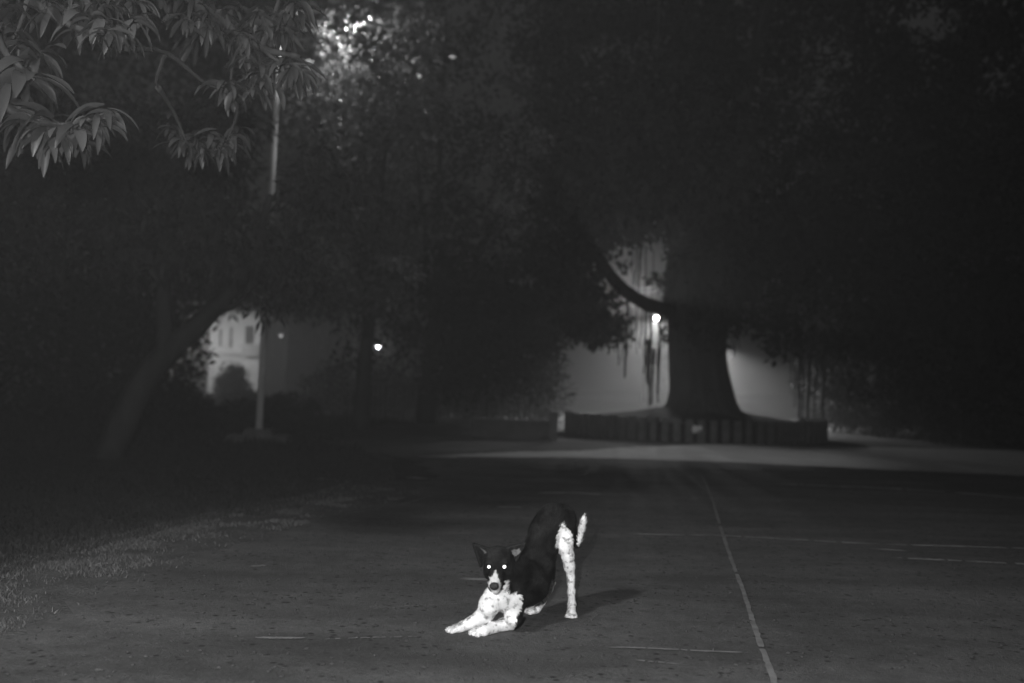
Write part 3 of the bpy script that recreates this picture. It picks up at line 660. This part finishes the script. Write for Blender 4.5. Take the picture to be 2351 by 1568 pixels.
def tri(p, a, b, c, th):
    a, b, c = map(np.asarray, (a, b, c)); n = np.cross(b - a, c - a); n /= np.linalg.norm(n)
    def seg(u, v): return cone(p, u, v, 0, 0)
    d = np.minimum(np.minimum(seg(a, b), seg(b, c)), seg(c, a)); pl_ = (p - a) @ n; pr = p - pl_[:, None] * n
    def side(u, v): return np.einsum('ij,j->i', np.cross(v - u, pr - u), n) >= 0
    ins = side(a, b) & side(b, c) & side(c, a)
    return np.where(ins, np.abs(pl_), d) - th
def smin(a, b, k):
    h = np.maximum(k - np.abs(a - b), 0) / k; return np.minimum(a, b) - h * h * k * .25
def chain(p, pts, rs, k=.012):
    d = None
    for i in range(len(pts) - 1):
        e = cone(p, pts[i], pts[i + 1], rs[i], rs[i + 1]); d = e if d is None else smin(d, e, k)
    return d

def toes(base, dirn, L, r, z, n=4, sp=.017):
    dirn = np.asarray(dirn, float); dirn[2] = 0; dirn /= np.linalg.norm(dirn); s = np.array([-dirn[1], dirn[0], 0]); out = []
    for i in range(n):
        u = i - (n - 1) / 2; l = L * (1 - .10 * u * u)
        a = base + s * sp * u * .7; b = base + dirn * l + s * sp * u; a = a.copy(); b[2] = z; a[2] = z + r * .9
        out.append((a, b))
    return out
# --- landmarks
rumpA = DC(1100, 330, 4.90); rumpB = DC(1205, 318, 4.95)
T_pts = [DC(1150, 320, 4.93), DC(1040, 430, 4.87), DC(985, 610, 4.80), DC(935, 770, 4.73), DC(880, 910, 4.67), DC(770, 985, 4.60)]
T_r = [.075, .073, .075, .088, .090, .076]
HLp = [DC(1225, 400, 4.90), DC(1205, 540, 4.86), DC(1247, 650, 4.87), DC(1264, 750, 4.89), DC(1278, 850, 4.905), DC(1279, 905, 4.905), DC(1283, 990, 4.88), DC(1288, 1110, 4.85), DC(1284, 1170, 4.83)]
HLr = [.056, .046, .029, .0245, .017, .0145, .0165, .0168, .0185]
HRp = [DC(1120, 430, 4.99), DC(1060, 640, 4.97), DC(1075, 800, 5.0), DC(1096, 905, 5.02), DC(1078, 960, 5.0), DC(1010, 1080, 4.95), DG(960, 1155, .026)]
HRr = [.05, .04, .026, .0155, .0145, .0135, .0165]
FLp = [DC(775, 985, 4.56), DC(750, 1110, 4.52), DG(738, 1225, .075), DG(728, 1280, .040), DG(640, 1305, .030), DG(540, 1335, .025), DG(450, 1365, .022)]
FLr = [.052, .044, .036, .031, .026, .0225, .024]
FRp = [DC(555, 1050, 4.50), DC(510, 1120, 4.46), DG(480, 1190, .085), DG(430, 1235, .062), DG(340, 1285, .038), DG(265, 1318, .024), DG(215, 1340, .019)]
FRr = [.050, .043, .036, .032, .025, .0195, .019]
TLp = [DC(1270, 330, 4.99), DC(1300, 440, 5.01), DC(1316, 530, 5.02), DC(1335, 560, 5.025), DC(1357, 505, 5.03), DC(1380, 400, 5.03), DC(1395, 330, 5.03), DC(1406, 272, 5.03)]
TLr = [.028, .018, .0125, .011, .0125, .0165, .0135, .004]
skull = DC(590, 705, 4.47)
muz = [DC(585, 800, 4.425), DC(566, 880, 4.355), DC(556, 925, 4.325)]
toe_HL = toes(DC(1284, 1185, 4.82), DG(1272, 1250, 0) - DG(1290, 1170, 0), .034, .0105, .011, sp=.0125)
toe_HR = toes(DG(945, 1165, .018), (-1, -.35, 0), .045, .010, .011)
toe_FL = toes(DG(430, 1372, .016), (-1, -.55, 0), .040, .0115, .012, sp=.019)
toe_FR = toes(DG(215, 1345, .016), (-1, -.35, 0), .044, .0105, .012, sp=.016)
earR = [DC(522, 596, 4.475), DC(430, 748, 4.47), DC(364, 545, 4.462), DC(455, 660, 4.492)]
earL = [DC(682, 578, 4.475), DC(765, 695, 4.47), DC(842, 540, 4.465), DC(748, 640, 4.492)]
PARTS = {}
def part_sdf(p):
    D = {}
    t_ = chain(p, T_pts, T_r, .03); t_ = smin(t_, ell(p, rumpA, (.077, .07, .079)), .03); t_ = smin(t_, ell(p, rumpB, (.063, .065, .070)), .03)
    t_ = smin(t_, ell(p, DC(830, 850, 4.62), (.062, .05, .075)), .03)          # near shoulder
    t_ = smin(t_, chain(p, [DC(620, 1040, 4.53), DC(770, 990, 4.58)], [.062, .07]), .03)
    t_ = smin(t_, chain(p, [DC(840, 900, 4.62), DC(755, 800, 4.56), DC(650, 740, 4.51)], [.074, .064, .052], .03), .04)   # neck
    t_ = smin(t_, chain(p, [DC(610, 900, 4.47), DC(600, 1010, 4.50)], [.036, .05]), .03)    # throat
    D['torso'] = t_
    h = chain(p, HLp, HLr, .014); h = smin(h, ell(p, DC(1172, 520, 4.85), (.032, .03, .034)), .02); h = smin(h, cone(p, DC(1165, 545, 4.85), DC(1132, 578, 4.84), .018, .008), .012)
    h = smin(h, cone(p, DC(1282, 888, 4.92), DC(1284, 900, 4.925), .010, .010), .01)
    h = smin(h, ell(p, DC(1282, 1180, 4.825), (.019, .026, .016)), .012)
    for a, b in toe_HL: h = smin(h, cone(p, a, b, .0105, .0105), .004)
    D['hind_left'] = h
    h = chain(p, HRp, HRr, .014)
    for a, b in toe_HR: h = smin(h, cone(p, a, b, .011, .0095), .004)
    D['hind_right'] = h
    h = chain(p, FLp, FLr, .014); h = smin(h, ell(p, DG(440, 1368, .02), (.030, .026, .018)), .012)
    for a, b in toe_FL: h = smin(h, cone(p, a, b, .0115, .011), .004)
    D['fore_left'] = h
    h = chain(p, FRp, FRr, .014); h = smin(h, ell(p, DG(225, 1340, .018), (.028, .022, .015)), .012)
    for a, b in toe_FR: h = smin(h, cone(p, a, b, .011, .010), .004)
    D['fore_right'] = h
    D['tail'] = chain(p, TLp, TLr, .012)
    h = ell(p, skull, (.060, .064, .057)); h = smin(h, ell(p, DC(592, 640, 4.475), (.054, .05, .034)), .02)
    h = smin(h, ell(p, DC(507, 800, 4.445), (.024, .032, .034)), .025); h = smin(h, ell(p, DC(668, 805, 4.445), (.026, .032, .034)), .025)
    h = smin(h, chain(p, muz, [.036, .0275, .0245], .02), .022)
    h = smin(h, cone(p, DC(580, 930, 4.40), DC(565, 975, 4.338), .026, .0155), .012)      # lower jaw
    for cx in (508, 650):
        h = smin(h, ell(p, DC(cx, 722, 4.418), (.017, .012, .008)), .010)                 # brow
    for cx in (506, 652):
        e = np.linalg.norm(p - DC(cx, 758, 4.392), axis=1) - .0135; k_ = .006
        hh = np.maximum(k_ - np.abs(h + e), 0) / k_; h = np.maximum(h, -e) + hh * hh * k_ * .25   # eye socket
    D['head'] = h
    e = np.minimum(tri(p, earR[0], earR[2], earR[3], .007), tri(p, earR[3], earR[2], earR[1], .007))
    e = np.minimum(e, np.minimum(tri(p, earL[0], earL[2], earL[3], .007), tri(p, earL[3], earL[2], earL[1], .007)))
    D['ear'] = e
    return D
KS = {'torso': 0, 'hind_left': .022, 'hind_right': .02, 'fore_left': .02, 'fore_right': .016, 'tail': .014, 'head': .022, 'ear': .010}
def full_sdf(p):
    D = part_sdf(p); d = D['torso']
    for k_, v in D.items():
        if k_ != 'torso': d = smin(d, v, KS[k_])
    return d, D
def surface_net(lo, hi, vs):
    ax = [np.arange(lo[i], hi[i], vs) for i in range(3)]; nx, ny, nz = map(len, ax)
    # coarse pass finds the blocks near the surface
    val = np.full((nx, ny, nz), 1.0, np.float32); B_ = 12
    for i in range(0, nx, B_):
        for j in range(0, ny, B_):
            for k in range(0, nz, B_):
                c = np.array([[lo[0] + (i + B_ / 2) * vs, lo[1] + (j + B_ / 2) * vs, lo[2] + (k + B_ / 2) * vs]])
                if coarse.setdefault((i, j, k), None) is None: pass
                cs.append(c[0]); ids.append((i, j, k))
    d, _ = full_sdf(np.array(cs)); R = B_ * vs * .95 + .03
    for (i, j, k), dd in zip(ids, d):
        if abs(dd) > R:
            if dd < 0: val[i:i + B_, j:j + B_, k:k + B_] = -1
            continue
        X, Y_, Z = np.meshgrid(ax[0][i:i + B_], ax[1][j:j + B_], ax[2][k:k + B_], indexing='ij')
        q = np.stack([X.ravel(), Y_.ravel(), Z.ravel()], 1); val[i:i + B_, j:j + B_, k:k + B_] = full_sdf(q)[0].reshape(X.shape)
    s = val < 0
    c8 = sum(s[a:nx - 1 + a, b:ny - 1 + b, c:nz - 1 + c].astype(np.int8) for a in (0, 1) for b in (0, 1) for c in (0, 1))
    act = (c8 > 0) & (c8 < 8); idx = -np.ones(act.shape, np.int64); I = np.argwhere(act); idx[act] = np.arange(len(I))
    acc = np.zeros((len(I), 3)); cnt = np.zeros(len(I))
    cor = [(a, b, c) for a in (0, 1) for b in (0, 1) for c in (0, 1)]
    for u in cor:
        for v in cor:
            if sum(v) - sum(u) != 1 or any(v[t] < u[t] for t in range(3)): continue
            va = val[I[:, 0] + u[0], I[:, 1] + u[1], I[:, 2] + u[2]]; vb = val[I[:, 0] + v[0], I[:, 1] + v[1], I[:, 2] + v[2]]
            m_ = (va < 0) != (vb < 0); tt = np.where(m_, va / (va - vb + 1e-12), 0)
            acc += np.where(m_[:, None], np.array(u) + tt[:, None] * (np.array(v) - np.array(u)), 0); cnt += m_
    V = (I + acc / cnt[:, None]) * vs + np.array(lo)
    Q = []
    for a in range(3):
        b, c = (a + 1) % 3, (a + 2) % 3; sl0 = [slice(1, -1)] * 3; sl0[a] = slice(0, -1); sl1 = list(sl0); sl1[a] = slice(1, None)
        s0 = s[tuple(sl0)]; s1 = s[tuple(sl1)]; W_ = np.argwhere(s0 != s1); fl_ = s0[s0 != s1]
        off = np.array([1, 1, 1]); off[a] = 0; W_ = W_ + off
        def at(db, dc): w2 = W_.copy(); w2[:, b] += db; w2[:, c] += dc; return idx[w2[:, 0], w2[:, 1], w2[:, 2]]
        q = np.stack([at(-1, -1), at(0, -1), at(0, 0), at(-1, 0)], 1); q[~fl_] = q[~fl_][:, ::-1]; Q.append(q)
    Q = np.concatenate(Q); Q = Q[(Q >= 0).all(1)]
    return V, Q
cs = []; ids = []; coarse = {}
allp = np.array(T_pts + HLp + HRp + FLp + FRp + TLp + [q for pr in toe_FR + toe_FL for q in pr] + earR + earL)
V, Q = surface_net(allp.min(0) - .11, allp.max(0) + .11, .0038)
V[:, 2] = np.maximum(V[:, 2], .0055)
D = part_sdf(V); names = list(D); lab = np.argmin(np.stack([D[k_] for k_ in names]), 0)
# coat pattern: black saddle and head, white muzzle, blaze, chest, legs and tail
rs_ = np.random.default_rng(2)
def coat_of(Vp, lab):
    nz_ = (np.sin(Vp[:, 0] * 210 + np.sin(Vp[:, 2] * 170) * 2) + np.sin(Vp[:, 2] * 240 + np.sin(Vp[:, 1] * 190) * 2)) * 5
    C_ = crop(Vp) + np.stack([nz_, -nz_[::-1] * .0 + nz_], 1)
    def PI(poly):
        x, y = C_[:, 0], C_[:, 1]; c = np.zeros(len(C_), bool); j = len(poly) - 1
        for i in range(len(poly)):
            xi, yi = poly[i]; xj, yj = poly[j]
            c ^= ((yi > y) != (yj > y)) & (x < (xj - xi) * (y - yi) / (yj - yi + 1e-9) + xi); j = i
        return c
    wcol = np.zeros(len(Vp)); L_ = lambda n_: lab == names.index(n_)
    wcol[L_('hind_left') & PI([(1188, 345), (1225, 375), (1288, 425), (1300, 560), (1500, 600), (1500, 1400), (1000, 1400), (1180, 640), (1100, 590), (1125, 540), (1160, 420)])] = 1
    wcol[L_('torso') & PI([(1188, 345), (1225, 375), (1288, 425), (1300, 560), (1180, 600), (1120, 585), (1125, 540), (1160, 420)])] = 1
    wcol[L_('hind_right') & (C_[:, 1] > 870)] = 1
    wcol[L_('tail') & ((C_[:, 0] > 1334) & (C_[:, 1] < 553))] = 1
    arm = PI([(300, 900), (690, 960), (700, 1022), (830, 1018), (812, 1140), (772, 1230), (745, 1345), (720, 1400), (0, 1500), (0, 1200)])
    wcol[(L_('fore_left') | L_('fore_right')) & arm] = 1
    ch = PI([(505, 1000), (560, 985), (620, 985), (640, 930), (668, 895), (688, 905), (686, 950), (672, 985), (700, 1022), (830, 1018), (812, 1140), (760, 1250), (430, 1250), (470, 1060)])
    wcol[(L_('torso') & ch) & (Vp[:, 1] < 4.63)] = 1
    mz = np.linalg.norm(Vp - DC(558, 930, 4.335), axis=1) < .040
    bl = PI([(568, 785), (578, 820), (592, 860), (612, 900), (615, 1000), (490, 1000), (500, 905), (538, 860), (558, 820)]) & (Vp[:, 1] < 4.42)
    wcol[L_('head') & ((mz & PI([(490, 905), (520, 872), (560, 850), (590, 868), (615, 905), (640, 1010), (480, 1010)])) | bl)] = .62
    wcol[L_('head') & PI([(520, 985), (640, 985), (640, 1060), (500, 1060)])] = .9
    er = L_('ear') | L_('head')
    wcol[er & PI([(722, 606), (765, 592), (806, 588), (796, 617), (768, 652), (748, 658), (715, 624)])] = .16
    wcol[er & PI([(425, 578), (452, 590), (488, 625), (482, 640), (440, 600)])] = .10
    return wcol
coat = coat_of(V, lab)
dog = thing('dog', DG(700, 1200, 0), 'black and white dog bowing with its forelegs stretched on the road, eyes shining', 'dog')
m = bpy.data.materials.new('dog_coat'); m.use_nodes = True; tt = m.node_tree; b = tt.nodes['Principled BSDF']
at_ = tt.nodes.new('ShaderNodeAttribute'); at_.attribute_name = 'coat'; tc = tt.nodes.new('ShaderNodeTexCoord')
def N(scale, det=3):
    n = tt.nodes.new('ShaderNodeTexNoise'); n.inputs['Scale'].default_value = scale; n.inputs['Detail'].default_value = det; tt.links.new(tc.outputs['Object'], n.inputs['Vector']); return n.outputs['Fac']
def MR(o, a, c, lo, hi):
    r_ = tt.nodes.new('ShaderNodeMapRange'); r_.inputs['From Min'].default_value = a; r_.inputs['From Max'].default_value = c; r_.inputs['To Min'].default_value = lo; r_.inputs['To Max'].default_value = hi
    tt.links.new(o, r_.inputs['Value']); return r_.outputs[0]
def MM(op, a, c):
    x = tt.nodes.new('ShaderNodeMath'); x.operation = op
    for i, v in enumerate((a, c)):
        if isinstance(v, (int, float)): x.inputs[i].default_value = v
        else: tt.links.new(v, x.inputs[i])
    return x.outputs[0]
spots = MR(N(44, 2), .30, .46, .36, 1.0); mott = MR(N(22, 4), .35, .65, .78, 1.05)
white = MM('MULTIPLY', MM('MULTIPLY', spots, mott), .93)
black = MM('MULTIPLY', MR(N(16, 4), .35, .7, .003, .020), MR(N(150, 3), .3, .7, .3, 1.7))  # fine noise lightens the black in place of a speckled sheen
mixn = tt.nodes.new('ShaderNodeMix'); tt.links.new(at_.outputs['Fac'], mixn.inputs['Factor']); tt.links.new(black, mixn.inputs[2]); tt.links.new(white, mixn.inputs[3])
tt.links.new(mixn.outputs[0], b.inputs['Base Color']); b.inputs['Roughness'].default_value = .65; b.inputs['Specular IOR Level'].default_value = .10
bp = tt.nodes.new('ShaderNodeBump'); bp.inputs['Strength'].default_value = .5; bp.inputs['Distance'].default_value = .004; tt.links.new(N(260, 4), bp.inputs['Height']); tt.links.new(bp.outputs[0], b.inputs['Normal'])
M_coat = m
body = mesh('body', V, Q, M_coat, dog, True, coat)
# short fur blades lying along the coat
tri_n = np.cross(V[Q[:, 2]] - V[Q[:, 0]], V[Q[:, 3]] - V[Q[:, 1]]); area = np.linalg.norm(tri_n, axis=1) / 2; tri_n /= (2 * area[:, None] + 1e-12)
nf = 80000; fi = rs_.choice(len(Q), nf, p=area / area.sum()); uu = rs_.random((nf, 2))
q0, q1, q2, q3 = (V[Q[fi, k_]] for k_ in range(4)); u_, v_ = uu[:, :1], uu[:, 1:]
root = (q0 * (1 - u_) + q1 * u_) * (1 - v_) + (q3 * (1 - u_) + q2 * u_) * v_; nr = tri_n[fi]; lb = lab[Q[fi, 0]]
flow = np.zeros((nf, 3)); flow[:] = T_pts[0] - T_pts[-1]
for nm, pp in (('hind_left', HLp), ('hind_right', HRp), ('fore_left', FLp), ('fore_right', FRp), ('tail', TLp)):
    A = np.array(pp); s_ = lb == names.index(nm)
    k_ = np.argmin(((root[s_][:, None] - A[None, :-1]) ** 2).sum(2), 1); flow[s_] = A[k_ + 1] - A[k_]
s_ = (lb == names.index('head')); flow[s_] = skull - muz[2]
for nm_, ea in (('ear', earR),):
    s_ = lb == names.index('ear'); cx_ = crop(root[s_])[:, 0] < 600; flow[s_] = np.where(cx_[:, None], earR[2] - earR[3], earL[2] - earL[3])
flow /= np.linalg.norm(flow, axis=1, keepdims=True); tg = flow - (flow * nr).sum(1)[:, None] * nr; tg /= np.linalg.norm(tg, axis=1, keepdims=True) + 1e-6
Lf = np.select([lb == names.index('torso'), lb == names.index('tail'), lb == names.index('head'), lb == names.index('ear')], [.016, .015, .008, .007], .010) * rs_.uniform(.6, 1.3, nf)
dirf = tg + nr * rs_.uniform(.18, .6, (nf, 1)) + rs_.normal(size=(nf, 3)) * .18; dirf /= np.linalg.norm(dirf, axis=1, keepdims=True)
sd = np.cross(dirf, nr); sd /= np.linalg.norm(sd, axis=1, keepdims=True) + 1e-9; sd *= .0008
FV = np.stack([root - sd - nr * .0005, root + sd - nr * .0005, root + dirf * Lf[:, None]], 1).reshape(-1, 3); FV[:, 2] = np.maximum(FV[:, 2], .005)
mesh('fur', FV, np.arange(nf * 3).reshape(-1, 3), M_coat, dog, False, np.repeat(coat[Q[fi, 0]], 3))
def ball(name, c, r, m_, par, rot=None):
    bm_ = bmesh.new(); bmesh.ops.create_uvsphere(bm_, u_segments=20, v_segments=14, radius=1.0); me = bpy.data.meshes.new(name)
    for v in bm_.verts: v.co = Vector((v.co.x * r[0], v.co.y * r[1], v.co.z * r[2]))
    bm_.to_mesh(me); bm_.free(); me.polygons.foreach_set('use_smooth', [True] * len(me.polygons)); me.materials.append(m_)
    o = bpy.data.objects.new(name, me); link(o, par); o.location = Vector(c) - parent_loc(par)
    if rot: o.rotation_euler = rot
    return o
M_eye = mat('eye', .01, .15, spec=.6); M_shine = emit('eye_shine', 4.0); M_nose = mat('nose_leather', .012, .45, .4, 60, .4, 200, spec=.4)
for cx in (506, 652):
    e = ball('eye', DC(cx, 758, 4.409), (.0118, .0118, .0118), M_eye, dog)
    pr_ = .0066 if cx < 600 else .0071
    ball('pupil_glow', DC(cx, 758, 4.4005), (pr_, .0044, pr_), M_shine, e)  # emissive disc stands in for flash reflected by the eye
nose = ball('nose', DC(556, 940, 4.302), (.0205, .012, .0170), M_nose, dog)

# ------------------------------------------------------------------ mist
k = MB(); k.box((0, 55, 9.5), (160, 128, 21)); hz_ = k.build('haze', None, None) if False else None
me = bpy.data.meshes.new('haze'); me.from_pydata([tuple(v) for v in k.V], [], k.F); me.update()
m = bpy.data.materials.new('mist'); m.use_nodes = True; tt = m.node_tree; tt.nodes.clear(); pv = tt.nodes.new('ShaderNodeVolumePrincipled'); oo = tt.nodes.new('ShaderNodeOutputMaterial')
pv.inputs['Color'].default_value = (.9, .9, .9, 1); pv.inputs['Density'].default_value = .0078; pv.inputs['Anisotropy'].default_value = .7
tt.links.new(pv.outputs[0], oo.inputs['Volume']); me.materials.append(m)
hz_ = bpy.data.objects.new('haze', me); link(hz_); tag(hz_, kind='stuff')
